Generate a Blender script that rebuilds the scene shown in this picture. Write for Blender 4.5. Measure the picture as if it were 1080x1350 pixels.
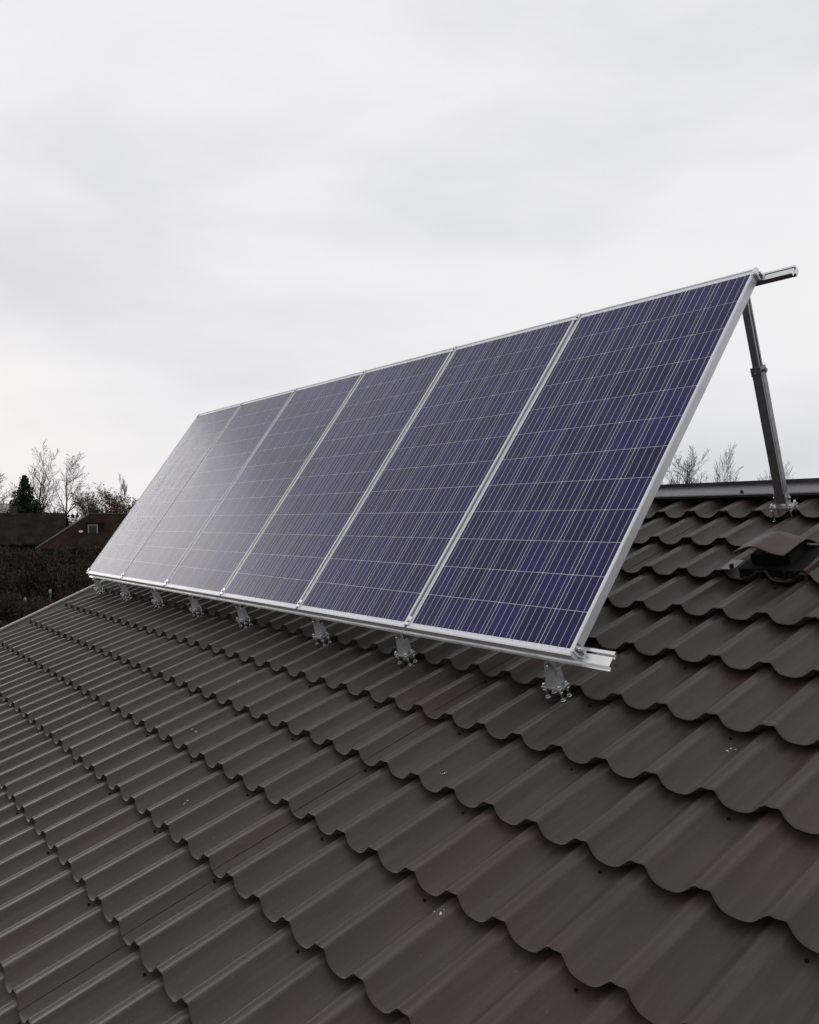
import bpy, math, random
import numpy as np
from mathutils import Matrix, Vector

# ------------------------------------------------------------------ clear
for o in list(bpy.data.objects):
    bpy.data.objects.remove(o, do_unlink=True)
scene = bpy.context.scene
col = scene.collection
PITCH = math.radians(23.5)          # roof pitch
TILT = 0.5299                       # panel tilt measured from the roof plane
RF = Matrix.Rotation(PITCH, 4, 'X')             # roof frame -> world
PF = RF @ Matrix.Rotation(TILT, 4, 'X')         # panel plane frame -> world
GZ = -4.6                                       # ground level

# ------------------------------------------------------------------ camera
cam_data = bpy.data.cameras.new('camera')
cam = bpy.data.objects.new('camera', cam_data)
col.objects.link(cam)
scene.camera = cam
cam_data.sensor_fit = 'VERTICAL'
cam_data.sensor_height = 24.0
cam_data.lens = 24.0 * 1082.89 / 1350.0
cam_data.shift_y = 91.74 / 1350.0
cam_data.clip_start = 0.05
cam_data.clip_end = 3000
CR = ((0.6033732918809493, 0.7311547991556491, -0.3183603780567068),
      (0.057840244009050135, -0.43829151455342097, -0.8969699295090343),
      (-0.7953585209311083, 0.5227936571364757, -0.3067435659311353))
CP = Vector((8.053932668, -1.866969853, 1.341030924))
m = Matrix(((CR[0][0], -CR[1][0], -CR[2][0], CP.x),
            (CR[0][1], -CR[1][1], -CR[2][1], CP.y),
            (CR[0][2], -CR[1][2], -CR[2][2], CP.z),
            (0, 0, 0, 1)))
cam.matrix_world = RF @ m

# ------------------------------------------------------------------ sky and sun
SUN_EL, SUN_AZ = math.radians(7), math.radians(264)     # azimuth from +Y, clockwise
world = bpy.data.worlds.new('World')
scene.world = world
world.use_nodes = True
wn, wl = world.node_tree.nodes, world.node_tree.links
wn.clear()
w_out = wn.new('ShaderNodeOutputWorld')
w_bg = wn.new('ShaderNodeBackground')
w_bg.inputs['Strength'].default_value = 0.1
w_sky = wn.new('ShaderNodeTexSky')
w_sky.sky_type = 'NISHITA'
w_sky.sun_disc = False
w_sky.sun_elevation = SUN_EL
w_sky.sun_rotation = SUN_AZ
w_sky.dust_density = 3.0
w_tc = wn.new('ShaderNodeTexCoord')
w_map = wn.new('ShaderNodeMapping')
w_map.inputs['Scale'].default_value = (1.0, 1.0, 2.6)
w_map.inputs['Location'].default_value = (0.35, 1.2, 0.4)
w_n1 = wn.new('ShaderNodeTexNoise')
w_n1.inputs['Scale'].default_value = 1.5
w_n1.inputs['Detail'].default_value = 6
w_n1.inputs['Roughness'].default_value = 0.48
w_n1.inputs['Distortion'].default_value = 0.25
w_ramp = wn.new('ShaderNodeValToRGB')
w_ramp.color_ramp.interpolation = 'B_SPLINE'
e = w_ramp.color_ramp.elements
e[0].position = 0.38; e[0].color = (0.67, 0.68, 0.74, 1)
e[1].position = 0.57; e[1].color = (0.925, 0.918, 0.925, 1)
w_sc = wn.new('ShaderNodeVectorMath'); w_sc.operation = 'SCALE'
w_sc.inputs['Scale'].default_value = 10.0
w_mix = wn.new('ShaderNodeMix'); w_mix.data_type = 'RGBA'
w_mix.inputs['Factor'].default_value = 0.975
wl.new(w_tc.outputs['Generated'], w_map.inputs['Vector'])
wl.new(w_map.outputs['Vector'], w_n1.inputs['Vector'])
wl.new(w_n1.outputs['Fac'], w_ramp.inputs['Fac'])
wl.new(w_ramp.outputs['Color'], w_sc.inputs[0])
wl.new(w_sky.outputs['Color'], w_mix.inputs['A'])
wl.new(w_sc.outputs['Vector'], w_mix.inputs['B'])
wl.new(w_mix.outputs['Result'], w_bg.inputs['Color'])
wl.new(w_bg.outputs['Background'], w_out.inputs['Surface'])

sun_data = bpy.data.lights.new('sun', 'SUN')
sun_data.energy = 0.5
sun_data.angle = math.radians(35)
sun_data.color = (1.0, 0.98, 0.96)
sun = bpy.data.objects.new('sun', sun_data)
col.objects.link(sun)
sd = Vector((math.sin(SUN_AZ) * math.cos(SUN_EL), math.cos(SUN_AZ) * math.cos(SUN_EL), math.sin(SUN_EL)))
sun.rotation_euler = sd.to_track_quat('Z', 'Y').to_euler()
sun.location = sd * 40

scene.view_settings.view_transform = 'Standard'
scene.view_settings.look = 'None'
scene.view_settings.exposure = 0.0
scene.view_settings.gamma = 1.0
scene.view_settings.use_curve_mapping = False
scene.render.engine = 'CYCLES'

# ------------------------------------------------------------------ helpers
WM = {}                                  # world matrices by object name


def link(o, parent=None, M=None):
    M = M or Matrix.Identity(4)
    col.objects.link(o)
    WM[o.name] = M.copy()
    if parent is not None:
        o.parent = parent
        o.matrix_basis = WM[parent.name].inverted() @ M
    else:
        o.matrix_basis = M
    return o


def tag(o, label=None, cat=None, group=None, kind=None):
    if label: o['label'] = label
    if cat: o['category'] = cat
    if group: o['group'] = group
    if kind: o['kind'] = kind
    return o


def empty(name, M, label, cat, group=None):
    o = bpy.data.objects.new(name, None)
    o.empty_display_size = 0.1
    link(o, None, M)
    return tag(o, label, cat, group)


class MB:
    """collects shapes of ONE part"""
    def __init__(s):
        s.v, s.f, s.sm = [], [], []

    def add(s, vs, fs, smooth=False):
        n = len(s.v)
        s.v += [tuple(v) for v in vs]
        s.f += [tuple(i + n for i in f) for f in fs]
        s.sm += [smooth] * len(fs)
        return s

    def box(s, x0, x1, y0, y1, z0, z1, M=None):
        vs = [Vector((x, y, z)) for z in (z0, z1) for y in (y0, y1) for x in (x0, x1)]
        if M is not None: vs = [M @ v for v in vs]
        return s.add(vs, [(0, 2, 3, 1), (4, 5, 7, 6), (0, 1, 5, 4), (2, 6, 7, 3), (0, 4, 6, 2), (1, 3, 7, 5)])

    def prism(s, prof, x0, x1):
        """polygon prof [(y,z)] (ccw seen from +x) pushed along x"""
        n = len(prof)
        vs = [(x0, y, z) for y, z in prof] + [(x1, y, z) for y, z in prof]
        fs = [(i, (i + 1) % n, n + (i + 1) % n, n + i) for i in range(n)]
        fs = [f[::-1] for f in fs]
        fs += [tuple(range(n - 1, -1, -1))[::-1], tuple(range(n, 2 * n))]
        return s.add(vs, fs)

    def tube(s, pts, rad, n=8, smooth=True, cap=True):
        pts = [Vector(p) for p in pts]
        if not isinstance(rad, (list, tuple)): rad = [rad] * len(pts)
        vs, fs = [], []
        d = (pts[-1] - pts[0]).normalized()
        a = Vector((1, 0, 0)) if abs(d.x) < .8 else Vector((0, 1, 0))
        u = d.cross(a).normalized(); w = d.cross(u)
        for p, r in zip(pts, rad):
            for k in range(n):
                t = 2 * math.pi * k / n
                vs.append(p + (u * math.cos(t) + w * math.sin(t)) * r)
        for i in range(len(pts) - 1):
            for k in range(n):
                a0 = i * n + k; a1 = i * n + (k + 1) % n
                fs.append((a0, a1, a1 + n, a0 + n))
        s.add(vs, fs, smooth)
        if cap:
            b = len(s.v) - len(vs)
            s.f += [tuple(b + k for k in range(n))[::-1], tuple(b + (len(pts) - 1) * n + k for k in range(n))]
            s.sm += [False, False]
        return s

    def mesh(s, name, mat):
        me = bpy.data.meshes.new(name)
        me.from_pydata(s.v, [], s.f)
        me.polygons.foreach_set('use_smooth', s.sm)
        me.materials.append(mat)
        me.update()
        return me

    def build(s, name, mat, parent=None, M=None, bevel=0.0):
        o = bpy.data.objects.new(name, s.mesh(name, mat))
        link(o, parent, M)
        if bevel:
            b = o.modifiers.new('bevel', 'BEVEL'); b.width = bevel; b.segments = 2; b.limit_method = 'ANGLE'
        return o


def T(x, y, z): return Matrix.Translation((x, y, z))


# ------------------------------------------------------------------ materials
def new_mat(name):
    mt = bpy.data.materials.new(name); mt.use_nodes = True
    return mt, mt.node_tree.nodes, mt.node_tree.links, mt.node_tree.nodes['Principled BSDF']


def noise_mat(name, c0, c1, scale=4.0, rough=0.6, rough2=None, metallic=0.0, spec=0.5, bump=0.0, bscale=80.0,
              lo=0.35, hi=0.65, obj=False, detail=5, bdist=0.002):
    mt, n, l, p = new_mat(name)
    if obj:
        tc = n.new('ShaderNodeTexCoord'); vec = tc.outputs['Object']
    else:
        g = n.new('ShaderNodeNewGeometry'); vec = g.outputs['Position']
    nz = n.new('ShaderNodeTexNoise'); nz.inputs['Scale'].default_value = scale; nz.inputs['Detail'].default_value = detail
    l.new(vec, nz.inputs['Vector'])
    r = n.new('ShaderNodeValToRGB')
    r.color_ramp.elements[0].position = lo; r.color_ramp.elements[0].color = (*c0, 1)
    r.color_ramp.elements[1].position = hi; r.color_ramp.elements[1].color = (*c1, 1)
    l.new(nz.outputs['Fac'], r.inputs['Fac']); l.new(r.outputs['Color'], p.inputs['Base Color'])
    p.inputs['Metallic'].default_value = metallic
    p.inputs['Specular IOR Level'].default_value = spec
    if rough2 is None: p.inputs['Roughness'].default_value = rough
    else:
        mr = n.new('ShaderNodeMapRange'); mr.inputs['To Min'].default_value = rough; mr.inputs['To Max'].default_value = rough2
        mr.inputs['From Min'].default_value = .3; mr.inputs['From Max'].default_value = .7
        nz2 = n.new('ShaderNodeTexNoise'); nz2.inputs['Scale'].default_value = scale * 3.1; nz2.inputs['Detail'].default_value = 6
        l.new(vec, nz2.inputs['Vector']); l.new(nz2.outputs['Fac'], mr.inputs['Value']); l.new(mr.outputs['Result'], p.inputs['Roughness'])
    if bump:
        nb = n.new('ShaderNodeTexNoise'); nb.inputs['Scale'].default_value = bscale; nb.inputs['Detail'].default_value = 4
        b = n.new('ShaderNodeBump'); b.inputs['Strength'].default_value = bump; b.inputs['Distance'].default_value = bdist
        l.new(vec, nb.inputs['Vector']); l.new(nb.outputs['Fac'], b.inputs['Height']); l.new(b.outputs['Normal'], p.inputs['Normal'])
    return mt


def roof_material():
    mt, n, l, p = new_mat('painted_metal_tile')
    g = n.new('ShaderNodeNewGeometry'); pos = g.outputs['Position']
    big = n.new('ShaderNodeTexNoise'); big.inputs['Scale'].default_value = 1.7; big.inputs['Detail'].default_value = 3
    l.new(pos, big.inputs['Vector'])
    r = n.new('ShaderNodeValToRGB')
    r.color_ramp.elements[0].position = .40; r.color_ramp.elements[0].color = (0.054, 0.034, 0.0315, 1)
    r.color_ramp.elements[1].position = .60; r.color_ramp.elements[1].color = (0.042, 0.035, 0.029, 1)
    l.new(big.outputs['Fac'], r.inputs['Fac'])
    # streaks of dust along the fall of the roof
    mp = n.new('ShaderNodeMapping'); mp.inputs['Rotation'].default_value = (-PITCH, 0, 0); mp.inputs['Scale'].default_value = (34, 2.5, 4)
    l.new(pos, mp.inputs['Vector'])
    st = n.new('ShaderNodeTexNoise'); st.inputs['Scale'].default_value = 1.0; st.inputs['Detail'].default_value = 6; st.inputs['Roughness'].default_value = .62
    l.new(mp.outputs['Vector'], st.inputs['Vector'])
    sr = n.new('ShaderNodeMapRange'); sr.inputs['From Min'].default_value = .45; sr.inputs['From Max'].default_value = .85
    sr.inputs['To Max'].default_value = .50
    l.new(st.outputs['Fac'], sr.inputs['Value'])
    mx = n.new('ShaderNodeMix'); mx.data_type = 'RGBA'; mx.inputs['B'].default_value = (0.11, 0.096, 0.086, 1)
    l.new(sr.outputs['Result'], mx.inputs['Factor']); l.new(r.outputs['Color'], mx.inputs['A'])
    # fine pale specks
    sp = n.new('ShaderNodeTexNoise'); sp.inputs['Scale'].default_value = 95; sp.inputs['Detail'].default_value = 3
    l.new(pos, sp.inputs['Vector'])
    spr = n.new('ShaderNodeMapRange'); spr.inputs['From Min'].default_value = .66; spr.inputs['From Max'].default_value = .78; spr.inputs['To Max'].default_value = .35
    l.new(sp.outputs['Fac'], spr.inputs['Value'])
    mx2 = n.new('ShaderNodeMix'); mx2.data_type = 'RGBA'; mx2.inputs['B'].default_value = (0.16, 0.15, 0.14, 1)
    l.new(spr.outputs['Result'], mx2.inputs['Factor']); l.new(mx.outputs['Result'], mx2.inputs['A'])
    l.new(mx2.outputs['Result'], p.inputs['Base Color'])
    rr = n.new('ShaderNodeMapRange'); rr.inputs['From Min'].default_value = .3; rr.inputs['From Max'].default_value = .7
    rr.inputs['To Min'].default_value = .40; rr.inputs['To Max'].default_value = .55
    l.new(st.outputs['Fac'], rr.inputs['Value']); l.new(rr.outputs['Result'], p.inputs['Roughness'])
    p.inputs['Specular IOR Level'].default_value = .32
    nb = n.new('ShaderNodeTexNoise'); nb.inputs['Scale'].default_value = 9; nb.inputs['Detail'].default_value = 7
    l.new(pos, nb.inputs['Vector'])
    b = n.new('ShaderNodeBump'); b.inputs['Strength'].default_value = .4; b.inputs['Distance'].default_value = .005
    l.new(nb.outputs['Fac'], b.inputs['Height']); l.new(b.outputs['Normal'], p.inputs['Normal'])
    return mt


def cell_material():
    mt, n, l, p = new_mat('polycrystalline_cell')
    tc = n.new('ShaderNodeTexCoord'); oi = n.new('ShaderNodeObjectInfo')
    ad = n.new('ShaderNodeVectorMath'); ad.operation = 'ADD'
    sc = n.new('ShaderNodeVectorMath'); sc.operation = 'SCALE'; sc.inputs['Scale'].default_value = 40
    cx = n.new('ShaderNodeCombineXYZ')
    l.new(oi.outputs['Random'], cx.inputs['X']); l.new(oi.outputs['Random'], cx.inputs['Y'])
    l.new(cx.outputs['Vector'], sc.inputs[0]); l.new(sc.outputs['Vector'], ad.inputs[0]); l.new(tc.outputs['Object'], ad.inputs[1])
    vo = n.new('ShaderNodeTexVoronoi'); vo.inputs['Scale'].default_value = 70
    l.new(ad.outputs['Vector'], vo.inputs['Vector'])
    sep = n.new('ShaderNodeSeparateColor'); l.new(vo.outputs['Color'], sep.inputs['Color'])
    r = n.new('ShaderNodeValToRGB')
    r.color_ramp.elements[0].color = (0.0108, 0.0062, 0.055, 1)
    r.color_ramp.elements[1].color = (0.0185, 0.0105, 0.086, 1)
    l.new(sep.outputs['Red'], r.inputs['Fac'])
    hs = n.new('ShaderNodeHueSaturation')
    mr = n.new('ShaderNodeMapRange'); mr.inputs['To Min'].default_value = .75; mr.inputs['To Max'].default_value = 1.3
    l.new(oi.outputs['Random'], mr.inputs['Value']); l.new(mr.outputs['Result'], hs.inputs['Value'])
    l.new(r.outputs['Color'], hs.inputs['Color']); l.new(hs.outputs['Color'], p.inputs['Base Color'])
    p.inputs['Roughness'].default_value = .35
    p.inputs['Specular IOR Level'].default_value = .04
    glass(p)
    return mt


def glass(p):                        # the toughened cover glass laminated on top, with a film of dust
    p.inputs['Coat Weight'].default_value = 1.0
    p.inputs['Coat IOR'].default_value = 1.22
    n, l = p.id_data.nodes, p.id_data.links
    g = n.new('ShaderNodeNewGeometry')
    mp = n.new('ShaderNodeMapping'); mp.inputs['Rotation'].default_value = (-PITCH - TILT, 0, 0); mp.inputs['Scale'].default_value = (5, 1.2, 1)
    nz = n.new('ShaderNodeTexNoise'); nz.inputs['Scale'].default_value = 1.3; nz.inputs['Detail'].default_value = 7; nz.inputs['Roughness'].default_value = .6
    l.new(g.outputs['Position'], mp.inputs['Vector']); l.new(mp.outputs['Vector'], nz.inputs['Vector'])
    mr = n.new('ShaderNodeMapRange'); mr.inputs['From Min'].default_value = .3; mr.inputs['From Max'].default_value = .7
    mr.inputs['To Min'].default_value = .15; mr.inputs['To Max'].default_value = .28
    l.new(nz.outputs['Fac'], mr.inputs['Value']); l.new(mr.outputs['Result'], p.inputs['Coat Roughness'])


M_ROOF = roof_material()
M_CELL = cell_material()
M_BACK = noise_mat('white_backsheet', (.76, .76, .78), (.80, .80, .82), rough=.4); glass(M_BACK.node_tree.nodes['Principled BSDF'])
M_BUS = noise_mat('silver_busbar', (.40, .385, .47), (.47, .455, .54), rough=.4, metallic=.1); glass(M_BUS.node_tree.nodes['Principled BSDF'])
M_ALU = noise_mat('anodised_aluminium', (.56, .56, .575), (.63, .63, .645), scale=3, rough=.38, rough2=.46, metallic=.35, spec=.4)
M_RAIL = noise_mat('mill_aluminium', (.62, .62, .62), (.74, .74, .73), scale=4, rough=.20, rough2=.28, metallic=1.0)
M_ZINC = noise_mat('galvanised_steel', (.34, .34, .345), (.50, .50, .505), scale=60, rough=.36, rough2=.5, metallic=.5)
M_STRUT = noise_mat('weathered_aluminium_tube', (.24, .24, .245), (.30, .30, .305), scale=9, rough=.42, rough2=.55, metallic=.8)
M_STEEL = noise_mat('stainless_bolt', (.58, .58, .58), (.72, .72, .72), scale=90, rough=.22, metallic=1.0)
M_RUBBER = noise_mat('black_rubber', (.012, .012, .012), (.02, .02, .02), rough=.7)
M_RIDGE = noise_mat('painted_ridge_sheet', (.062, .056, .058), (.076, .068, .068), scale=7, rough=.26, rough2=.34, spec=.8)
M_VERGE = noise_mat('verge_sheet', (.27, .255, .225), (.34, .325, .29), scale=6, rough=.4, rough2=.55)
M_HOOD = noise_mat('vent_plastic', (.055, .028, .027), (.070, .036, .034), scale=7, rough=.42, rough2=.55)
M_BLACK = noise_mat('near_black', (.006, .006, .006), (.01, .01, .01), rough=.8, spec=.2)  # near black; also paints the dark of the vent mouth
M_DROP = noise_mat('bird_dropping_white', (.45, .45, .42), (.6, .6, .57), scale=200, rough=.8)
M_WALL = noise_mat('render_wall', (.38, .35, .30), (.44, .41, .35), scale=3, rough=.9)
M_WOODW = noise_mat('dark_timber', (.05, .035, .025), (.08, .055, .04), scale=6, rough=.8)
M_BARK = noise_mat('grey_bark', (.024, .020, .017), (.042, .036, .031), scale=3, rough=.9)
M_BARK2 = noise_mat('dark_bark', (.022, .018, .015), (.04, .033, .028), scale=3, rough=.9)
M_SPRUCE = noise_mat('spruce_needles', (.010, .014, .009), (.022, .030, .017), scale=2, rough=.8, spec=.2)
M_SHRUB = noise_mat('dull_shrub_leaf', (.026, .023, .014), (.060, .050, .030), scale=.5, rough=.85, spec=.2)
M_SHRUB2 = noise_mat('brown_shrub_leaf', (.036, .024, .017), (.075, .050, .036), scale=.5, rough=.85, spec=.2)
M_BROWNLEAF = noise_mat('russet_leaf', (.11, .055, .026), (.19, .10, .048), scale=.8, rough=.8, spec=.2)
M_OLIVE = noise_mat('olive_leaf', (.035, .033, .016), (.06, .053, .027), scale=.6, rough=.85, spec=.2)
M_GROUND = noise_mat('wet_autumn_grass', (.024, .021, .012), (.050, .042, .024), scale=.35, rough=.95, spec=.1, bump=.6, bscale=3, bdist=.1)
M_WOOD = noise_mat('far_wood_twigs', (.045, .038, .033), (.085, .072, .062), scale=.12, rough=.9, spec=.1)
M_DROOF = noise_mat('old_dark_roofing', (.017, .015, .013), (.030, .026, .022), scale=1.2, rough=.85, spec=.0)
M_DROOF2 = noise_mat('old_redbrown_roofing', (.021, .014, .012), (.033, .022, .018), scale=1.2, rough=.85, spec=.0)
M_DWALL = noise_mat('tarred_boards', (.022, .016, .013), (.036, .026, .020), scale=2, rough=.9, spec=.0)
M_PALE = noise_mat('pale_sheet_roof', (.38, .34, .32), (.46, .42, .40), scale=1, rough=.6)
M_PALEW = noise_mat('pale_paint', (.50, .46, .42), (.58, .54, .50), scale=1, rough=.7)
M_PANE = noise_mat('window_glass', (.02, .02, .022), (.03, .03, .032), rough=.08)
M_BRICK = noise_mat('dark_brick', (.03, .022, .02), (.05, .035, .03), scale=4, rough=.9)

# ------------------------------------------------------------------ ground
gm = MB()
gm.add([(-1500, -1500, GZ), (1500, -1500, GZ), (1500, 1500, GZ), (-1500, 1500, GZ)], [(0, 1, 2, 3)])
tag(gm.build('ground', M_GROUND), kind='structure')

# ------------------------------------------------------------------ our house
H0 = -0.2136                         # height of the tile crests in the roof frame
WV, ST = 0.1972, 0.35                # wave width and tile length
V0, X0 = -0.2418, 24.0978 * 0.1972   # lip of row 0 and shoulder of column 0
K0, K1 = -12, 6                      # rows, eaves to ridge
I0, I1 = -25, 25                     # columns
XL, XR = X0 + (I0 - 1) * WV + .21 * WV, X0 + I1 * WV + .21 * WV
YE, YR = V0 + K0 * ST, 2.262         # eaves and ridge line
house = empty('house', T(4.5, RF.to_3x3()[1][1] * 0.0, GZ),
              'house whose dark brown metal tile roof carries the solar panels', 'house')
ridge_w = RF @ Vector((0, YR, H0)); eave_w = RF @ Vector((0, YE, H0))
ry, rz = ridge_w.y, ridge_w.z
# walls (four, one object each) standing under the eaves
wy0 = eave_w.y + .45; wy1 = 2 * ry - wy0
wz1 = eave_w.z - .14
for (x0, x1, y0, y1) in ((XL + .35, XR - .35, wy0, wy0 + .3), (XL + .35, XR - .35, wy1 - .3, wy1)):
    MB().box(x0, x1, y0, y1, GZ, wz1 + .12).build('wall', M_WALL, house)
for x0 in (XL + .352, XR - .652):
    g = MB()
    prof = [(wy0 + .302, GZ), (wy1 - .302, GZ), (wy1 - .302, wz1 + .1), (ry, rz - .35), (wy0 + .302, wz1 + .1)]
    g.prism(prof, x0, x0 + .3).build('gable_wall', M_WALL, house)

# roof deck (timber boards below the tiles)
deck = MB().box(XL + .02, XR - .02, YE + .03, YR - .01, H0 - .13, H0 - .085)
roof = deck.build('roof', M_WOODW, house, RF)
# the slope behind the ridge: the same pressed sheets, out of sight
MIR = Matrix.Translation((0, 2 * ry, 0)) @ Matrix.Scale(-1, 4, (0, 1, 0)) @ RF

# --- pressed metal tile
CT = [(-.79, -.88), (-.71, -.97), (-.63, -1.0), (-.55, -1.0), (-.48, -.95), (-.42, -.85), (-.36, -.66), (-.29, -.34), (-.24, -.12),
      (-.20, -.03), (-.14, -.075), (-.08, -.055), (-.02, 0.0), (.02, -.04), (.045, -.19), (.09, -.46), (.15, -.72), (.21, -.88)]
PROT = .020                          # the pans reach this much further down the slope than the crests
DEPTH, STEP = 0.034, 0.036


def prof_z(t):
    """pressed wave by Catmull-Rom through the control points, periodic in t"""
    while t > .21 + 1e-9: t -= 1
    while t < -.79 - 1e-9: t += 1
    P = [(CT[-2][0] - 1, CT[-2][1])] + CT + [(CT[1][0] + 1, CT[1][1])]
    for i in range(1, len(P) - 2):
        if P[i][0] - 1e-9 <= t <= P[i + 1][0] + 1e-9:
            h = P[i + 1][0] - P[i][0]; s = (t - P[i][0]) / h
            m0 = (P[i + 1][1] - P[i - 1][1]) / (P[i + 1][0] - P[i - 1][0]) * h
            m1 = (P[i + 2][1] - P[i][1]) / (P[i + 2][0] - P[i][0]) * h
            return DEPTH * ((2 * s ** 3 - 3 * s * s + 1) * P[i][1] + (s ** 3 - 2 * s * s + s) * m0
                            + (-2 * s ** 3 + 3 * s * s) * P[i + 1][1] + (s ** 3 - s * s) * m1)
    return 0.0


TS = [-.79, -.74, -.67, -.60, -.53, -.47, -.41, -.36, -.31, -.27, -.235, -.20, -.15, -.09, -.045, -.015, .012, .035, .065, .10, .15, .21]


def tile_arrays(seam=False):
    vs, ns, fs = [], [], []
    n = len(TS)
    rowsY = [ST + .085, ST * .55, .012, .002]
    for j, y in enumerate(rowsY):
        for t in TS:
            z = prof_z(t)
            e = 1e-3
            dz = (prof_z(t + e) - prof_z(t - e)) / (2 * e * WV)
            yo = -PROT * (-z / DEPTH) * (1 if y < .2 else 0)
            zz = z - STEP * y / ST
            if seam and t > -.30: zz += .0018 * min(1, (t + .30) / .06)
            nv = Vector((-dz, STEP / ST, 1))
            if j == 3: zz -= .0016; nv = nv.normalized() + Vector((0, -.7, 0))   # rolled front edge
            vs.append((t * WV, y + yo, zz)); ns.append(nv.normalized())
    for j in range(3):
        for i in range(n - 1):
            a = j * n + i; b = (j + 1) * n + i
            fs.append((a, b, b + 1, a + 1))
    # front lip, turned down; undercut deepened beyond a pressed step to darken the gap
    base = len(vs)
    for row in range(2):
        for t in TS:
            z = prof_z(t); e = 1e-3
            yo = -PROT * (-z / DEPTH)
            zz = z - (.0016 if row == 0 else STEP + .010)
            if seam and t > -.30 and row == 0: zz += .0018
            vs.append((t * WV, yo + (.002 if row == 0 else .072), zz))
            dz = (prof_z(t + e) - prof_z(t - e)) / (2 * e)
            ns.append(Vector((PROT * dz / DEPTH / WV, -1, -.3)).normalized())
    for i in range(n - 1):
        a = base + i; b = base + n + i
        fs.append((a, b, b + 1, a + 1))
    if seam:                                  # the free edge of the lapping sheet
        b0 = len(vs)
        for y in (ST, .002):
            t = .21; z = prof_z(t) - STEP * y / ST
            yo = -PROT * (-prof_z(t) / DEPTH) * (1 if y < .2 else 0)
            for dzz in (.0018, -.001):
                vs.append((t * WV, y + yo, z + dzz)); ns.append(Vector((1, 0, 0)))
        fs.append((b0, b0 + 2, b0 + 3, b0 + 1))
    return vs, ns, fs


def tile_mesh(name, items):
    """items: [(dx, dy, seam)] in one mesh"""
    V, N, F = [], [], []
    cache = {s: tile_arrays(s) for s in (False, True)}
    for dx, dy, s in items:
        vs, ns, fs = cache[s]
        b = len(V)
        V += [(x + dx, y + dy, z) for x, y, z in vs]
        N += ns
        F += [tuple(i + b for i in f) for f in fs]
    me = bpy.data.meshes.new(name)
    me.from_pydata(V, [], F)
    me.polygons.foreach_set('use_smooth', [True] * len(F))
    me.materials.append(M_ROOF)
    me.normals_split_custom_set_from_vertices([tuple(x) for x in N])
    me.update()
    return me


def seam_col(i): return (i - 3) % 12 == 0


# which tiles show largest from where the photograph was taken
Rn = np.array(CR); Cn = np.array(CP)
cand = []
for k in range(K0, K1 + 1):
    for i in range(I0, I1 + 1):
        x = X0 + i * WV; y = V0 + k * ST
        q = Rn @ (np.array((x - WV / 2, y + ST / 2, H0)) - Cn)
        if q[2] < .2: cand.append((0, k, i)); continue
        u = 540 + 1082.9 * q[0] / q[2]; v = 766.7 + 1082.9 * q[1] / q[2]
        area = 1.0 / q[2] ** 2 * abs((Cn[2] - H0) / np.linalg.norm(q))
        vis = -30 < u < 1110 and 600 < v < 1400
        if 0.15 < y < 1.5 and x < 5.5 + (1.5 - y) * .25: vis = False      # under the panels
        cand.append((area if vis else 0, k, i))
cand.sort(reverse=True)
single = [(k, i) for a, k, i in cand[:300] if a > 0]
rest = [(k, i) for a, k, i in cand if (k, i) not in set(single)]
tm = {s: tile_mesh('tile', [(0, 0, s)]) for s in (False, True)}
for k, i in single:
    o = bpy.data.objects.new('tile', tm[seam_col(i)])
    link(o, roof, RF @ T(X0 + i * WV, V0 + k * ST, H0))
o = bpy.data.objects.new('tile_field', tile_mesh('tile_field', [(X0 + i * WV, V0 + k * ST, seam_col(i)) for k, i in rest]))
link(o, roof, RF @ T(0, 0, H0)); o['kind'] = 'stuff'
# the slope behind the ridge
bk = MB()
ts = []
for i in range(I0 - 1, I1):
    ts += [(i + 1 + t) for t in TS[:-1:2]]
vs = []
for y in (YE, YR - .05):
    vs += [(X0 + t * WV, y, H0 - .02 + prof_z(t - math.floor(t + .79))) for t in ts]
n = len(ts)
bk.add(vs, [(i, i + n, i + n + 1, i + 1) for i in range(n - 1)], True)
bk.build('rear_slope', M_ROOF, house, MIR)

# screws below the lips
sm = MB(); sm.tube([(0, 0, 0), (0, 0, .003)], .0050, 8, False); sm.tube([(0, 0, .003), (0, 0, .0065)], .0032, 6, False)
sme = sm.mesh('screw', M_BLACK)
for k in range(-6, 6):
    for i in range(-25, 16):
        if (i - (1 if k % 2 == 0 else 0)) % 3: continue
        y = V0 + k * ST - .028
        q = Rn @ (np.array((X0 + i * WV, y, H0)) - Cn)
        if q[2] < .3: continue
        u = 540 + 1082.9 * q[0] / q[2]; v = 766.7 + 1082.9 * q[1] / q[2]
        if not (-10 < u < 1090 and v < 1370): continue
        if y > .1 and X0 + i * WV < 5.6: continue
        t = .27
        o = bpy.data.objects.new('screw', sme)
        link(o, roof, RF @ T(X0 + (i + t) * WV, y, H0 + prof_z(t) - STEP * (ST - .028) / ST))
# bird droppings
rng = random.Random(5)
dm = MB()
for (x, y) in ((4.185, -.836), (4.79, -1.153), (5.769, -.509), (6.619, .018), (3.945, -.438), (6.30, -.99)):
    for q in range(4):
        dx, dy = rng.uniform(-.012, .012), rng.uniform(-.014, .012)
        t = (x + dx - X0) / WV
        yy = y + dy; fr = ((yy - V0) / ST) % 1
        z = H0 + prof_z(t - math.floor(t + .79)) - STEP * fr + .0008
        r = rng.uniform(.0018, .0048)
        dm.tube([(x + dx, yy, z), (x + dx, yy, z + .0012)], [r, r * .7], 7, False)
tag(dm.build('bird_dropping', M_DROP, roof, RF), kind='stuff')

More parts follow.
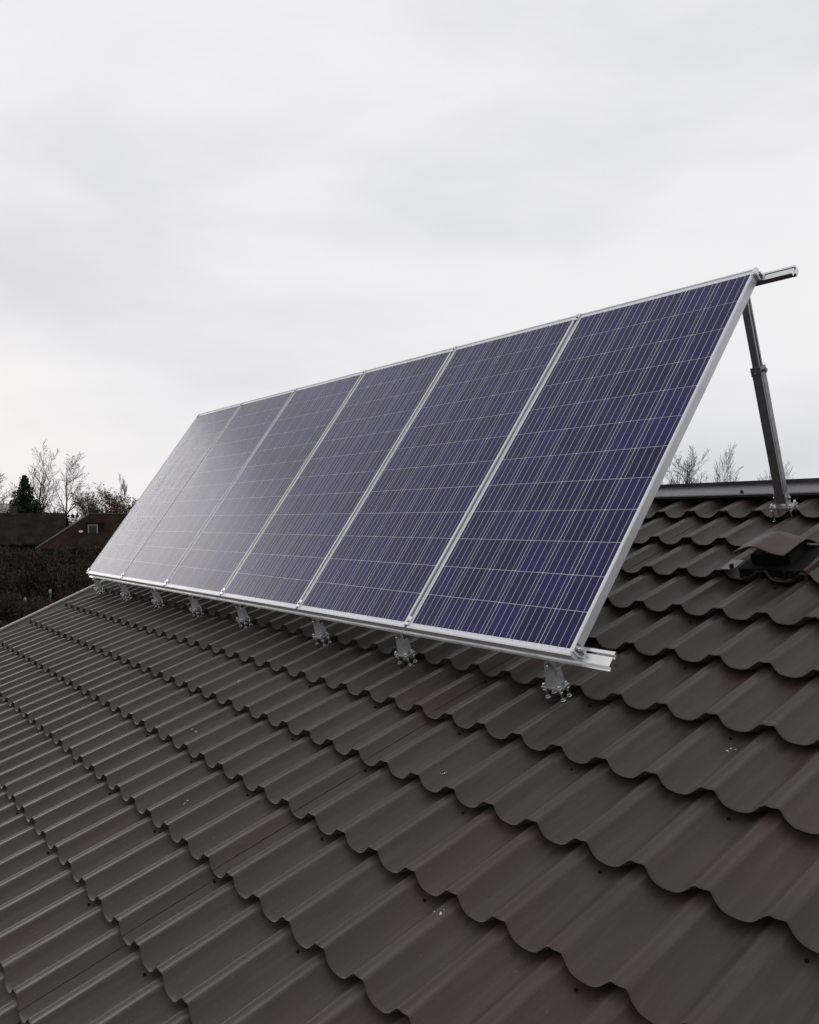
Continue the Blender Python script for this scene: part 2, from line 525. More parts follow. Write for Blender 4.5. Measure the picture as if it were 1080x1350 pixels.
# ridge cap: flat flange with a folded foot, raised trapezoid on top
rc = MB()
zf = H0 + .012
fl = [(2.045, zf - .012), (2.045, zf + .001), (2.052, zf + .005), (2.188, zf + .006), (2.193, zf + .026), (2.270, zf - .014),
      (2.270, zf - .024), (2.197, zf + .014), (2.192, zf), (2.052, zf - .002), (2.050, zf - .012)]
rc.prism(fl[::-1], XL + .01, XR - .01)
ridge = rc.build('ridge_cap', M_RIDGE, house, RF)
rc2 = MB(); rc2.prism(fl[::-1], XL + .01, XR - .01)
rc2.build('ridge_cap', M_RIDGE, house, MIR)
for i in range(I0, I1 + 1):
    if (i - 1) % 3 == 0:
        MB().tube([(0, 0, 0), (0, 0, .006)], .009, 8, False).tube([(0, 0, .005), (0, 0, .013)], .0055, 6, False).build(
            'screw', M_BLACK, ridge, RF @ T(X0 + (i - .1) * WV, 2.068, zf + .0055))
# closing strip under the flange
MB().box(XL + .02, XR - .02, 2.11, 2.125, H0 - .085, zf + .004).build('foam_filler', M_BLACK, house, RF)
# verge trim on both gables, eaves board
for sx, xx in ((-1, XL), (1, XR)):
    pr = [(0, -.19), (.010, -.19), (.010, -.012), (.034, -.012), (.038, -.004), (.034, .006), (.020, .009), (.006, .009), (0, .004)]
    g = MB()
    vs = []
    for y in (YE - .02, YR - .02):
        vs += [(xx - .10 + px if sx < 0 else xx + .05 - px, y, H0 + pz) for px, pz in pr]
    n = len(pr)
    fs = [(i, (i + 1) % n, n + (i + 1) % n, n + i) for i in range(n)] + [tuple(range(n)), tuple(range(n, 2 * n))[::-1]]
    g.add(vs, fs)
    g.build('verge_trim', M_VERGE, house, RF)
    MB().box(xx - .089 if sx < 0 else xx + .012, xx + .02 if sx < 0 else xx + .038 - .09 + .08, YE, YR - .03, H0 - .186, H0 - .132).build('verge_board', M_WOODW, house, RF)
MB().box(XL, XR, YE - .002, YE + .026, H0 - .22, H0 - .087).build('fascia', M_WOODW, house, RF)

# ------------------------------------------------------------------ solar panels
PW, PH, GAP = .992, 1.956, .02
CS, CG = .1565, .0028
NX, NY = 6, 12
mx0 = (PW - NX * CS - (NX - 1) * CG) / 2
CGY = .0018
my0 = (PH - NY * CS - (NY - 1) * CGY) / 2
FR = .0075
frame = MB()
for (x0, x1, y0, y1) in ((0, PW, 0, FR), (0, PW, PH - FR, PH), (0, FR, FR, PH - FR), (PW - FR, PW, FR, PH - FR)):
    frame.box(x0, x1, y0, y1, -.040, 0)
for (x0, x1, y0, y1) in ((.0080, PW - .0080, .0080, .035), (.0080, PW - .0080, PH - .035, PH - .0080)):
    frame.box(x0, x1, y0, y1, -.0398, -.0378)
frame_me = frame.mesh('frame', M_ALU)
back_me = MB().box(FR - .0005, PW - FR + .0005, FR - .0005, PH - FR + .0005, -.008, -.0026).mesh('backsheet', M_BACK)
cell_b = MB()
ch = .0022
oct_ = [(ch, 0), (CS - ch, 0), (CS, ch), (CS, CS - ch), (CS - ch, CS), (ch, CS), (0, CS - ch), (0, ch)]
cell_b.add([(x, y, -.0022) for x, y in oct_] + [(x, y, -.0028) for x, y in oct_],
           [tuple(range(8))] + [(i, i + 8, (i + 1) % 8 + 8, (i + 1) % 8) for i in range(8)])
cell_me = cell_b.mesh('cell', M_CELL)
bus_me = MB().box(-.0012, .0012, my0 - .008, PH - my0 + .008, -.0024, -.0019).mesh('busbar', M_BUS)
jb_me = MB().box(PW / 2 - .06, PW / 2 + .06, PH - .20, PH - .10, -.030, -.008).mesh('junction_box', M_RUBBER)
plabels = ['solar panel at the gable end of the row, farthest from the diagonal support strut',
           'second solar panel from the gable end of the row',
           'third solar panel from the gable end of the row',
           'third solar panel from the end with the support strut',
           'second solar panel from the end with the support strut',
           'dark blue solar panel at the row end leaning against the support strut']
for pidx in range(6):
    M = PF @ T(pidx * (PW + GAP), 0, 0)
    pnl = empty('solar_panel', M, plabels[pidx], 'solar panel', 'row of six tilted solar panels')
    for nm, me in (('frame', frame_me), ('backsheet', back_me), ('junction_box', jb_me)):
        link(bpy.data.objects.new(nm, me), pnl, M)
    for cx in range(NX):
        for cy in range(NY):
            link(bpy.data.objects.new('cell', cell_me), pnl, M @ T(mx0 + cx * (CS + CG), my0 + cy * (CS + CGY), 0))
        for bb in range(4):
            link(bpy.data.objects.new('busbar', bus_me), pnl, M @ T(mx0 + cx * (CS + CG) + CS * (bb + .5) / 4, 0, 0))

# ------------------------------------------------------------------ mounting frame
mf = empty('mounting_frame', RF @ T(3.0, 0, H0), 'aluminium mounting frame of rails, feet and strut holding up the solar panels', 'mounting frame')
LEN = 6 * PW + 5 * GAP


def rail(v0, w, x1, name='rail', flange=True):
    t, b, f = -.0405, -.0805, -.056
    g0, g1 = v0 + w * .62, v0 + w * .78       # groove
    pr = [(v0 + .022, b), (v0 + .022, f - .003)]
    if flange: pr += [(v0 - .012, f - .003), (v0 - .012, f), (v0, f + .0001)]
    else: pr += [(v0, f)]
    pr += [(v0, t), (g0, t), (g0, t - .003), (g0 - .003, t - .003), (g0 - .003, t - .012), (g1 + .003, t - .012),
           (g1 + .003, t - .003), (g1, t - .003), (g1, t), (v0 + w, t), (v0 + w, b)]
    r = MB().prism(pr, -.05, x1)
    return r.build(name, M_RAIL, mf, PF)


rail(.002, .060, 6.200)
rail(1.918, .048, 6.205, flange=False)
# mid clamps and end clamps
clamp = MB()
clamp.box(-.0165, .0165, -.022, .022, .0006, .0040); clamp.box(-.0085, .0085, -.020, .020, -.045, .0006)
clamp.tube([(0, 0, .004), (0, 0, .011)], .0075, 6, False)
clamp_me = clamp.mesh('mid_clamp', M_RAIL)
for v in (.036, 1.936):
    for i in range(1, 6):
        link(bpy.data.objects.new('mid_clamp', clamp_me), mf, PF @ T(i * (PW + GAP) - GAP / 2, v, 0))
ec = MB()
ec.box(-.012, .0, -.02, .02, .0006, .004); ec.box(.0006, .005, -.02, .02, -.040, .004); ec.box(.005, .026, -.02, .02, -.040, -.034)
ec.tube([(.016, 0, -.034), (.016, 0, -.014)], .0075, 6, False); ec.tube([(.016, 0, -.014), (.016, 0, -.004)], .004, 8, True)
ec_me = ec.mesh('end_clamp', M_RAIL)
for v in (.036, 1.936):
    link(bpy.data.objects.new('end_clamp', ec_me), mf, PF @ T(LEN + .0006, v, 0))
    link(bpy.data.objects.new('end_clamp', ec_me), mf, PF @ T(-.0006, v, 0) @ Matrix.Rotation(math.pi, 4, 'Z'))


def bolt(mb, x, y, z0, z1, nuts, r=.0045):
    mb.tube([(x, y, z0), (x, y, z1)], r, 8, True)
    for z in nuts:
        mb.tube([(x, y, z), (x, y, z + .007)], .0080, 6, False)
        mb.tube([(x, y, z - .0018), (x, y, z)], .0105, 10, False)


# roof feet: plate on four stud bolts, folded upright to the rail
foot = MB()
foot.box(-.050, .050, -.030, .030, .0, .005)
vs = [(-.040, -.010, .005), (.040, -.010, .005), (.024, .008, .132), (-.024, .008, .132)]
vs += [(x, y + .004, z) for x, y, z in vs]
foot.add(vs, [(0, 1, 2, 3), (7, 6, 5, 4), (0, 4, 5, 1), (1, 5, 6, 2), (2, 6, 7, 3), (3, 7, 4, 0)])
for sx in (-1, 1):
    foot.box(sx * .026 - .002, sx * .026 + .002, -.004, .030, .005, .075)
foot.box(-.024, .024, .008, .040, .126, .134)
foot_me = foot.mesh('foot_bracket', M_ZINC)
sb = MB(); bolt(sb, 0, 0, -.075, .018, (.007, -.009, -.047)); sb_me = sb.mesh('stud_bolt', M_STEEL)
hb = MB(); hb.tube([(0, -.016, .095), (0, .022, .095)], .005, 8, True); hb.tube([(0, -.010, .095), (0, .002, .095)], .010, 6, False)
hb_me = hb.mesh('hex_bolt', M_STEEL)
wsh_me = MB().tube([(0, 0, -.062), (0, 0, -.049)], [.016, .012], 10, False).mesh('sealing_washer', M_RUBBER)
for i in (-24, -20, -16, -12, -8, -3, 1, 6):
    x = X0 + (i - .34) * WV
    M = RF @ T(x, .050, H0 + .022)
    ft = link(bpy.data.objects.new('foot_bracket', foot_me), mf, M)
    link(bpy.data.objects.new('hex_bolt', hb_me), ft, M)
    for sx in (-1, 1):
        for sy in (-1, 1):
            link(bpy.data.objects.new('stud_bolt', sb_me), ft, M @ T(sx * .040, sy * .019, 0))
            link(bpy.data.objects.new('sealing_washer', wsh_me), ft, M @ T(sx * .040, sy * .019, 0))

# rear struts (one shows past the row, the others stand hidden behind the panels)
sl = MB()
sl.box(-.023, .023, -.023, .023, .040, .735)
for s in (-1, 1):
    sl.box(s * .0232, s * .0245, -.012, .012, .05, .733)
inner = MB()
inner.box(-.017, .017, -.017, -.0035, .735, 1.105); inner.box(-.017, .017, .0065, .017, .735, 1.105); inner.box(-.017, .011, -.0035, .0065, .735, 1.105)
collar = MB().box(-.0255, .0255, -.0255, .0255, .700, .742)
collar.tube([(.02, 0, .72), (.042, 0, .72)], .006, 8, True); collar.tube([(.034, 0, .72), (.041, 0, .72)], .0105, 6, False)
collar.tube([(0, -.045, .715), (0, -.02, .715)], .006, 8, True)
basep = MB()
basep.box(-.058, .058, -.036, .036, .018, .023)
for s in (-1, 1):
    basep.box(s * .0275 - .0025, s * .0275 + .0025, -.022, .022, .023, .095)
sb2 = MB(); bolt(sb2, 0, 0, -.062, .042, (.025, .009, -.050))
bb = MB(); bb.tube([(-.045, 0, .065), (.045, 0, .065)], .006, 8, True)
for s in (-1, 1): bb.tube([(s * .031, 0, .065), (s * .040, 0, .065)], .0115, 6, False)
arm = MB().box(-.014, .014, -.215, .020, 1.050, 1.088)
mes = dict(strut=sl.mesh('strut', M_STRUT), inner=inner.mesh('inner_tube', M_STRUT), collar=collar.mesh('collar', M_STRUT),
           base=basep.mesh('base_plate', M_ZINC), bolts=bb.mesh('cross_bolt', M_STEEL), stud=sb2.mesh('stud_bolt', M_STEEL), arm=arm.mesh('rail_arm', M_STRUT))
for x in (5.862, 4.09, 2.31, .34):
    lean = Matrix.Rotation(-.012, 4, 'X')
    M = RF @ T(x, 1.868, H0 - .005) @ lean
    s_ = link(bpy.data.objects.new('strut', mes['strut']), mf, M)
    for nm, key in (('inner_tube', 'inner'), ('collar', 'collar'), ('base_plate', 'base'), ('cross_bolt', 'bolts'), ('rail_arm', 'arm')):
        link(bpy.data.objects.new(nm, mes[key]), s_, M)
    for sx in (-1, 1):
        for sy in (-1, 1):
            link(bpy.data.objects.new('stud_bolt', mes['stud']), s_, M @ T(sx * .047, sy * .026, 0))

# ------------------------------------------------------------------ roof vent
vent = empty('roof_vent', RF @ T(6.2, 1.2, H0), 'dark brown wavy hooded roof vent set among the tiles', 'roof vent')
hood = MB()
hx = [6.005 + .235 * q / 24 for q in range(25)]
hy = [1.150, 1.156, 1.20, 1.25, 1.30, 1.34, 1.37, 1.40, 1.425, 1.45, 1.47]


def hood_z(x, y):
    u = (x - 6.005) / .235; v = (y - 1.15) / .32
    uc = .40 + .18 * v
    wv = .044 * math.exp(-((u - uc) / ((.44 if u < uc else .32) + .06 * v)) ** 2) - .014 * (1 - u) ** 2 * (1 - v)
    t = min(1, max(0, (1 - v) / .45)); t = t * t * (3 - 2 * t)
    return H0 + .008 + (.078 - .02 * v + wv) * t


vs = []
for y in hy:
    for x in hx:
        vs.append((x + .02 * (y - 1.15), y, hood_z(x, y)))
nx = len(hx)
fs = [(j * nx + i, j * nx + i + 1, (j + 1) * nx + i + 1, (j + 1) * nx + i) for j in range(len(hy) - 1) for i in range(nx - 1)]
hood.add(vs, fs, True)
ho = hood.build('hood', M_HOOD, vent, RF)
sd_ = ho.modifiers.new('solid', 'SOLIDIFY'); sd_.thickness = .005; sd_.offset = -1
MB().box(6.035, 6.215, 1.235, 1.36, H0 - .075, H0 + .045).build('dark_mouth_fill', M_BLACK, vent, RF)  # black box added so the hollow under the hood reads dark
MB().box(6.00, 6.30, 1.178, 1.44, H0 - .075, H0 + .002).build('dark_opening_sheet', M_BLACK, vent, RF)  # black sheet standing in for the dark opening below the hood
for q in range(6):
    x = 6.01 + q * .05
    MB().box(x, x + .008, 1.164, 1.1775, H0 - .07, H0 + .000).build('louvre', M_BLACK, vent, RF)
MB().box(6.3005, 6.318, 1.17, 1.46, H0 - .05, H0 + .010).build('side_flashing', M_HOOD, vent, RF)
MB().box(5.93, 5.992, 1.150, 1.25, H0 + .004, H0 + .008).build('flashing_plate', M_RIDGE, vent, RF)
ck = MB(); ck.box(5.970, 5.984, 1.160, 1.172, H0 + .008, H0 + .026); ck.tube([(5.977, 1.153, H0 + .018), (5.977, 1.180, H0 + .018)], .004, 6, False)
ck.build('clip', M_BLACK, vent, RF)

# ------------------------------------------------------------------ trees and shrubs
class Twigs:
    def __init__(s): s.v, s.f = [], []

    def seg(s, a, b, ra, rb, n):
        d = (b - a)
        if d.length < 1e-6: return
        d.normalize()
        h = Vector((1, 0, 0)) if abs(d.x) < .7 else Vector((0, 1, 0))
        u = d.cross(h).normalized(); w = d.cross(u)
        base = len(s.v)
        for p, r in ((a, ra), (b, rb)):
            for k in range(n):
                t = 2 * math.pi * k / n
                s.v.append(tuple(p + (u * math.cos(t) + w * math.sin(t)) * r))
        for k in range(n):
            s.f.append((base + k, base + (k + 1) % n, base + n + (k + 1) % n, base + n + k))

    def card(s, p, rng, r):
        a = Vector((rng.uniform(-1, 1), rng.uniform(-1, 1), rng.uniform(-1, 1))).normalized()
        b = a.cross(Vector((rng.uniform(-1, 1), rng.uniform(-1, 1), rng.uniform(-1, 1)))).normalized()
        n = len(s.v)
        s.v += [tuple(p - a * r), tuple(p + b * r * .55), tuple(p + a * r), tuple(p - b * r * .55)]
        s.f.append((n, n + 1, n + 2, n + 3))

    def mesh(s, name, mat):
        me = bpy.data.meshes.new(name); me.from_pydata(s.v, [], s.f); me.materials.append(mat); me.update(); return me


def grow(tw, rng, p, d, length, r, lvl, maxl, up, spread, tips, minr, first=.3):
    nseg = 7 if lvl == 0 else (5 if lvl == 1 else 3)
    step = length / nseg
    for i in range(nseg):
        t = i / nseg
        d = (d + Vector((rng.gauss(0, .09), rng.gauss(0, .09), rng.gauss(0, .07) + up * .10))).normalized()
        r0 = max(minr, r * (1 - .82 * t)); r1 = max(minr, r * (1 - .82 * (t + 1 / nseg)))
        q = p + d * step
        tw[0 if lvl == 0 else 1].seg(p, q, r0, r1, 6 if lvl == 0 else (4 if lvl < 2 else 3))
        p = q
        if lvl < maxl and t + 1 / nseg > (first if lvl == 0 else .15):
            nb = {0: 3, 1: 2, 2: 2, 3: 2}.get(lvl, 2)
            for _ in range(nb):
                ang = rng.uniform(0, 2 * math.pi)
                h = Vector((math.cos(ang), math.sin(ang), 0))
                h = (h - d * h.dot(d))
                if h.length < .1: continue
                h.normalize()
                sp = spread * rng.uniform(.75, 1.25)
                nd = (d * math.cos(sp) + h * math.sin(sp)).normalized()
                grow(tw, rng, p, nd, length * rng.uniform(.30, .50) * (1.08 - .62 * t), max(minr, r1 * .55), lvl + 1, maxl, up, spread, tips, minr)
    tips.append(p)


def bare_tree(name, x, y, top, label, cat='tree', group=None, seed=1, stems=1, spread=.62, up=.5, maxl=3, r=.16, first=.3,
              mat=None, leaf=None, nleaf=0, lean=.0, minr=.010):
    rng = random.Random(seed)
    H = top - GZ
    root = empty(name, T(x, y, GZ), label, cat, group)
    tw = (Twigs(), Twigs()); tips = []
    for s in range(stems):
        a = rng.uniform(0, 6.28)
        ln = lean * rng.uniform(.4, 1.2) if stems > 1 else lean
        d = Vector((math.cos(a) * ln, math.sin(a) * ln, 1)).normalized()
        grow(tw, rng, Vector((math.cos(a) * .15 * (stems > 1), math.sin(a) * .15 * (stems > 1), -.05)), d,
             H * (rng.uniform(.78, .98) if stems > 1 else .97), r * (1 if stems == 1 else rng.uniform(.6, 1)), 0, maxl, up, spread, tips, minr, first)
    M = T(x, y, GZ)
    link(bpy.data.objects.new('trunk', tw[0].mesh('trunk', mat or M_BARK)), root, M)
    cr = link(bpy.data.objects.new('crown', tw[1].mesh('crown', mat or M_BARK)), root, M)
    if leaf:
        lf = Twigs()
        for _ in range(nleaf):
            p = rng.choice(tips)
            lf.card(p + Vector((rng.gauss(0, .22), rng.gauss(0, .22), rng.gauss(0, .2))), rng, rng.uniform(.06, .13))
        lo = link(bpy.data.objects.new('foliage', lf.mesh('foliage', leaf)), root, M); lo['kind'] = 'stuff'
    return root


bare_tree('bare_tree', -82.1, 19.5, 6.2, 'tall bare tree with one straight slim trunk beside the dark spruce', seed=11, spread=.55, up=.55, r=.17, first=.28)
bare_tree('bare_tree', -84.2, 21.7, 6.2, 'tall bare tree with wide forking crown behind the hip roof corner', seed=23, spread=.72, up=.6, r=.17, first=.22)
bare_tree('bare_tree', -85.6, 14.2, 3.9, 'bare tree beyond the gabled dark house, on the side away from the spruce', seed=31, spread=.7, r=.13, first=.25)
bare_tree('bare_tree', -86.8, 24.8, 3.9, 'low rounded bare tree behind the chimney of the hip roofed house', seed=44, stems=4, lean=.35, spread=.75, r=.10, first=.2)
bare_tree('bare_tree', -87.1, 29.4, 3.8, 'slim upright bare tree just past the russet tree', seed=52, spread=.35, up=.9, r=.12, first=.15)
bare_tree('bare_tree', -86.6, 31.2, 3.8, 'upright bare tree behind the end solar panel, past the russet tree', seed=57, stems=2, lean=.1, spread=.38, up=.9, r=.11, first=.15)
bare_tree('bare_tree', -100.4, 20.6, 4.5, 'small grey bare tree behind the spruce and pale roofed house', seed=63, stems=2, lean=.2, spread=.6, r=.10, first=.2)
bare_tree('russet_tree', -76.8, 24.6, 3.5, 'tree with sparse russet brown leaves beside the hip roofed house', seed=71, stems=3, lean=.3, spread=.75, r=.11,
          first=.25, leaf=M_BROWNLEAF, nleaf=3600)
# behind the ridge
bare_tree('bare_tree', -27.6, 47.2, 4.6, 'bushy many stemmed bare tree rising behind the roof ridge', seed=87, stems=7, lean=.34, spread=.55, up=.7, r=.10, first=.42, mat=M_BARK2, minr=.007)
bare_tree('bare_tree', -26.3, 53.2, 4.3, 'small bare tree behind the ridge, next to the many stemmed tree', seed=85, stems=2, lean=.12, spread=.45, up=.8, r=.07, first=.5, mat=M_BARK2, minr=.006)
bare_tree('bare_tree', -25.8, 56.8, 4.2, 'small bare tree behind the ridge, close beside the support strut', seed=93, stems=2, lean=.15, spread=.45, up=.8, r=.07, first=.5, mat=M_BARK2, minr=.006)


def spruce(x, y, top, label, seed=3):
    rng = random.Random(seed); H = top - GZ
    root = empty('spruce_tree', T(x, y, GZ), label, 'tree')
    M = T(x, y, GZ)
    MB().tube([(0, 0, -.05), (0, 0, H * .5), (0, 0, H)], [.16, .09, .012], 8).build('trunk', M_BARK2, root, M)
    tw = Twigs()
    z = .7
    while z < H - .05:
        f = (H - z) / H
        R = 4.4 * f ** .85 + .08
        nb = 9 if f > .25 else 6
        for k in range(nb):
            a = 6.283 * k / nb + rng.uniform(-.3, .3); L = R * rng.uniform(.8, 1.12)
            n = max(3, int(L / .13))
            for q in range(n):
                s = (q + .5) / n
                p = Vector((math.cos(a) * L * s, math.sin(a) * L * s, z - .32 * L * s + .16 * L * s * s))
                for _ in range(3):
                    tw.card(p + Vector((rng.gauss(0, .07), rng.gauss(0, .07), rng.gauss(0, .05) - .04)), rng, rng.uniform(.09, .17))
        z += .26 * (.45 + f)
    o = link(bpy.data.objects.new('crown', tw.mesh('crown', M_SPRUCE)), root, M)


spruce(-78.2, 16.3, 5.0, 'dark pointed spruce tree between the houses')


def shrub_mesh(seed, n, mat):
    rng = random.Random(seed); tw = Twigs()
    blobs = [(rng.uniform(-.55, .55), rng.uniform(-.55, .55), rng.uniform(.25, .72), rng.uniform(.28, .45)) for _ in range(9)]
    for _ in range(n):
        bx, by, bz, br = rng.choice(blobs)
        v = Vector((rng.gauss(0, 1), rng.gauss(0, 1), rng.gauss(0, 1))).normalized() * br * rng.random() ** .4
        p = Vector((bx, by, bz)) + v
        if p.z < .0: continue
        tw.card(p, rng, rng.uniform(.025, .055))
    for _ in range(60):
        bx, by, bz, br = rng.choice(blobs)
        a = Vector((bx * .2, by * .2, 0)); b = Vector((bx * 1.3, by * 1.3, bz + br * 1.15))
        tw.seg(a, b, .012, .004, 3)
    return tw.mesh('foliage', mat)


SH = [shrub_mesh(1, 2600, M_SHRUB), shrub_mesh(2, 2600, M_SHRUB2), shrub_mesh(3, 2600, M_SHRUB), shrub_mesh(4, 2200, M_OLIVE)]
stem_me = MB().tube([(0, 0, -.02), (0, 0, .4)], [.03, .015], 6).mesh('stem', M_BARK2)


def shrub(x, y, top, wid, kind, label, group, seed):
    rng = random.Random(seed)
    h = top - GZ
    M = T(x, y, GZ) @ Matrix.Rotation(rng.uniform(0, 6.28), 4, 'Z') @ Matrix.Diagonal((wid, wid, h / 1.08, 1))
    root = empty('shrub', T(x, y, GZ), label, 'shrub', group)
    link(bpy.data.objects.new('stem', stem_me), root, M)
    o = link(bpy.data.objects.new('foliage', SH[kind]), root, M); o['kind'] = 'stuff'


rr = random.Random(9)
for q in range(17):                      # thicket in front of the neighbouring houses
    x = -53.0 + q * .62; y = 6.6 + q * .80
    shrub(x + rr.uniform(-.8, .8), y, rr.uniform(-.85, -.1) - (.5 if 4 < q < 9 else 0), rr.uniform(1.5, 2.1), q % 3, 'tall dull green brown shrub in the thicket below the dark houses', 'thicket below the houses', 100 + q)
for q in range(15):
    x = -45.2 + q * .56; y = 5.6 + q * .72
    shrub(x + rr.uniform(-.8, .8), y, rr.uniform(-2.1, -1.3), rr.uniform(1.2, 1.7), (q + 1) % 3, 'low dark shrub in front of the tall thicket', 'low shrubs before the thicket', 200 + q)
for q in range(13):
    x = -36.5 + q * .5; y = 3.6 + q * .72
    shrub(x + rr.uniform(-.8, .8), y, rr.uniform(-3.4, -2.7), rr.uniform(.9, 1.4), q % 2, 'knee high dark garden shrub on the lawn', 'garden shrubs on the lawn', 300 + q)
for q, (x, y, t) in enumerate(((-80.5, 23.6, 3.0), (-81.0, 25.6, 3.4), (-82.5, 27.6, 3.1))):
    shrub(x, y, t, 2.0, 3, 'olive green bush behind the hip roofed house', 'olive bushes behind the house', 400 + q)

# far wood around the horizon
rng = random.Random(77); fw = Twigs()
for q in range(900):
    a = math.radians(rng.uniform(60, 215)); d = rng.uniform(190, 290)
    cx, cy = 8 + math.cos(a) * d, -2 + math.sin(a) * d
    h = rng.uniform(5.5, 9.5)
    fw.seg(Vector((cx, cy, GZ)), Vector((cx + rng.uniform(-.4, .4), cy, GZ + h)), .16, .03, 3)
    for k in range(16):
        s = rng.uniform(.15, .95); L = (1.15 - s) * rng.uniform(1.2, 2.6); b = rng.uniform(0, 6.28)
        p = Vector((cx, cy, GZ + h * s))
        fw.seg(p, p + Vector((math.cos(b) * L, math.sin(b) * L, L * .75)), .07, .03, 3)
    for k in range(26):
        s = rng.uniform(0, .75)
        fw.card(Vector((cx + rng.gauss(0, 1.6), cy + rng.gauss(0, 1.6), GZ + h * s)), rng, rng.uniform(.5, 1.0))
o = link(bpy.data.objects.new('far_wood', fw.mesh('far_wood', M_WOOD)))
tag(o, 'far off leafless wood along the horizon', 'wood', kind='stuff')

# ------------------------------------------------------------------ neighbouring houses
def hip_house():
    ang = math.radians(62)
    M = T(-58.4, 16.0, GZ) @ Matrix.Rotation(ang, 4, 'Z')      # local x along the ridge, local -y ... faces the viewer with +y turned away
    h = empty('house', M, 'low dark house with red brown hip roof and a small dormer window', 'house')
    Lx, Ly = 11.0, 3.6; ez, rz_ = 3.15, 5.65; e = .4
    # viewer is on the local -y side after turning: walls
    for (x0, x1, y0, y1) in ((-1.9, Lx, -Ly, -Ly + .25), (-1.9, Lx, Ly - .25, Ly), (-1.9, -1.65, -Ly + .252, Ly - .252), (Lx - .25, Lx, -Ly + .252, Ly - .252)):
        MB().box(x0, x1, y0, y1, 0, ez).build('wall', M_DWALL, h, M)
    a = [(-1.9 - e, -Ly - e, ez - .05), (Lx + e, -Ly - e, ez - .05), (Lx + e, Ly + e, ez - .05), (-1.9 - e, Ly + e, ez - .05), (.6, 0, rz_), (Lx - 2.5, 0, rz_)]
    b = MB(); b.add(a, [(0, 1, 5, 4), (1, 2, 5), (2, 3, 4, 5), (3, 0, 4), (3, 2, 1, 0)])
    rf = b.build('roof', M_DROOF2, h, M)
    for p, q in ((0, 4), (1, 5), (2, 5), (3, 4), (4, 5)):
        MB().tube([Vector(a[p]) + Vector((0, 0, .03)), Vector(a[q]) + Vector((0, 0, .03))], .07, 6).build('ridge_tile', M_BRICK if p != 0 else M_VERGE_DULL, rf, M)
    ch_ = MB().box(.75, 1.25, .15, .65, rz_ - .6, rz_ + .30).box(.69, 1.31, .09, .71, rz_ + .30, rz_ + .38)
    ch_.build('chimney', M_BRICK, rf, M)
    MB().tube([(4.2, .3, rz_ - .3), (4.2, .3, rz_ + .32)], .09, 8).build('vent_pipe', M_PALEW, rf, M)
    # dormer
    d = MB()
    dx, dy = 1.35, -2.2
    d.box(dx - .5, dx + .5, dy, -.9, 3.9, 4.95)
    dm_ = d.build('dormer', M_DWALL, h, M)
    MB().box(dx - .6, dx + .6, dy - .12, -.6, 4.952, 5.03).build('dormer_roof', M_DROOF, dm_, M)
    w = MB()
    w.box(dx - .36, dx + .36, dy - .05, dy - .002, 4.05, 4.13).box(dx - .36, dx + .36, dy - .05, dy - .002, 4.80, 4.88)
    w.box(dx - .36, dx - .27, dy - .05, dy - .002, 4.13, 4.80).box(dx + .27, dx + .36, dy - .05, dy - .002, 4.13, 4.80)
    w.build('window_frame', M_WINF, dm_, M)
    MB().box(dx - .27, dx + .27, dy - .02, dy - .003, 4.13, 4.80).build('pane', M_PANE, dm_, M)
    # small white aerial dish
    s = MB(); s.tube([(dx - .85, dy + .1, 4.0), (dx - .85, dy - .05, 4.35), (dx - .85, dy - .10, 4.36)], [.02, .03, .16], 10)
    s.build('aerial_dish', M_PALEW, h, M)


M_VERGE_DULL = noise_mat('dull_hip_flashing', (.10, .092, .085), (.13, .12, .11), scale=2, rough=.8)
M_WINF = noise_mat('grey_window_paint', (.22, .20, .19), (.28, .26, .24), scale=2, rough=.7)
hip_house()


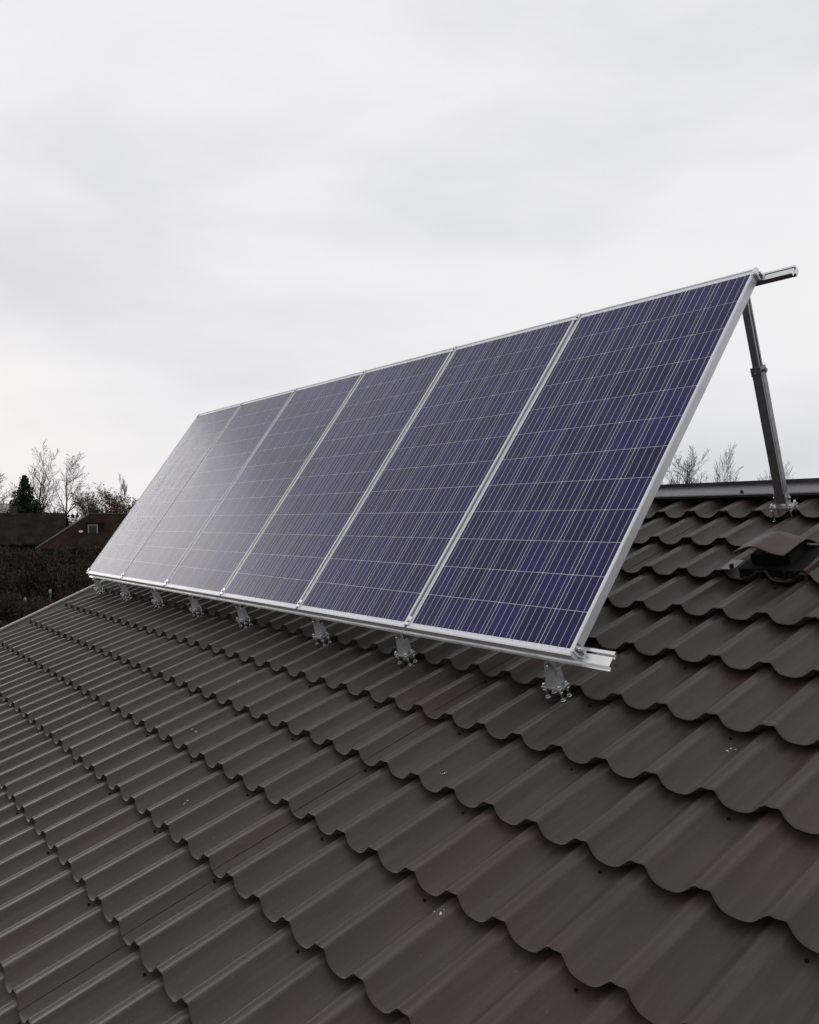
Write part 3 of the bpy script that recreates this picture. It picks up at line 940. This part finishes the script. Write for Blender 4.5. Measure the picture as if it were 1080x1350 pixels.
def gable_house(x, y, ang, Lx, Ly, ez, rz_, mw, mr, label, win=True):
    M = T(x, y, GZ) @ Matrix.Rotation(ang, 4, 'Z')
    h = empty('house', M, label, 'house')
    for (y0, y1) in ((-Ly, -Ly + .25), (Ly - .25, Ly)):
        MB().box(-Lx, Lx, y0, y1, 0, ez).build('wall', mw, h, M)
    for x0 in (-Lx, Lx - .25):
        MB().prism([(-Ly + .252, 0), (Ly - .252, 0), (Ly - .252, ez), (0, rz_ - .1), (-Ly + .252, ez)], x0, x0 + .25).build('gable_wall', mw, h, M)
    e = .4; k = (rz_ - ez) / Ly
    for s in (-1, 1):
        b = MB(); y1 = s * (Ly + e); z1 = ez - k * e
        vs = [(-Lx - e, 0, rz_), (Lx + e, 0, rz_), (Lx + e, y1, z1), (-Lx - e, y1, z1)]
        vs += [(x_, y_, z_ + .12) for x_, y_, z_ in vs]
        b.add(vs, [(0, 1, 2, 3), (4, 7, 6, 5), (0, 4, 5, 1), (1, 5, 6, 2), (2, 6, 7, 3), (3, 7, 4, 0)])
        b.build('roof', mr, h, M)
    MB().box(Lx * .3, Lx * .3 + .5, -.25, .25, rz_ - .3, rz_ + .7).build('chimney', M_BRICK, h, M)
    if win:
        for wx in (-Lx * .5, 0.2, Lx * .55):
            f = MB().box(wx - .5, wx + .5, -Ly - .06, -Ly - .002, 1.0, 2.2).build('window', M_WINF, h, M)
            MB().box(wx - .42, wx + .42, -Ly - .075, -Ly - .061, 1.08, 2.12).build('pane', M_PANE, f, M)


gable_house(-71.5, 11.8, math.radians(70), 6.0, 3.4, 3.4, 5.75, M_DWALL, M_DROOF, 'low black gabled house with brick chimney beside the spruce')
gable_house(-111.7, 22.2, math.radians(75), 3.2, 2.6, 5.9, 7.4, M_DWALL, M_PALE, 'small far house with a pale roof beyond the gabled dark house', win=False)

# garden posts
def post(x, y, top, label):
    root = empty('garden_post', T(x, y, GZ), label, 'post'); M = T(x, y, GZ); h = top - GZ
    MB().tube([(0, 0, -.05), (0, 0, h - .25)], .03, 8).build('pole', M_VERGE_DULL, root, M)
    MB().tube([(0, 0, h - .25), (0, 0, h - .05), (0, 0, h)], [.06, .07, .02], 10).build('cap', M_WINF, root, M)


post(-36.6, 8.4, -2.97, 'slim pale garden post standing near the roof verge')
post(-35.2, 6.9, -3.2, 'short faint garden post among the shrubs')
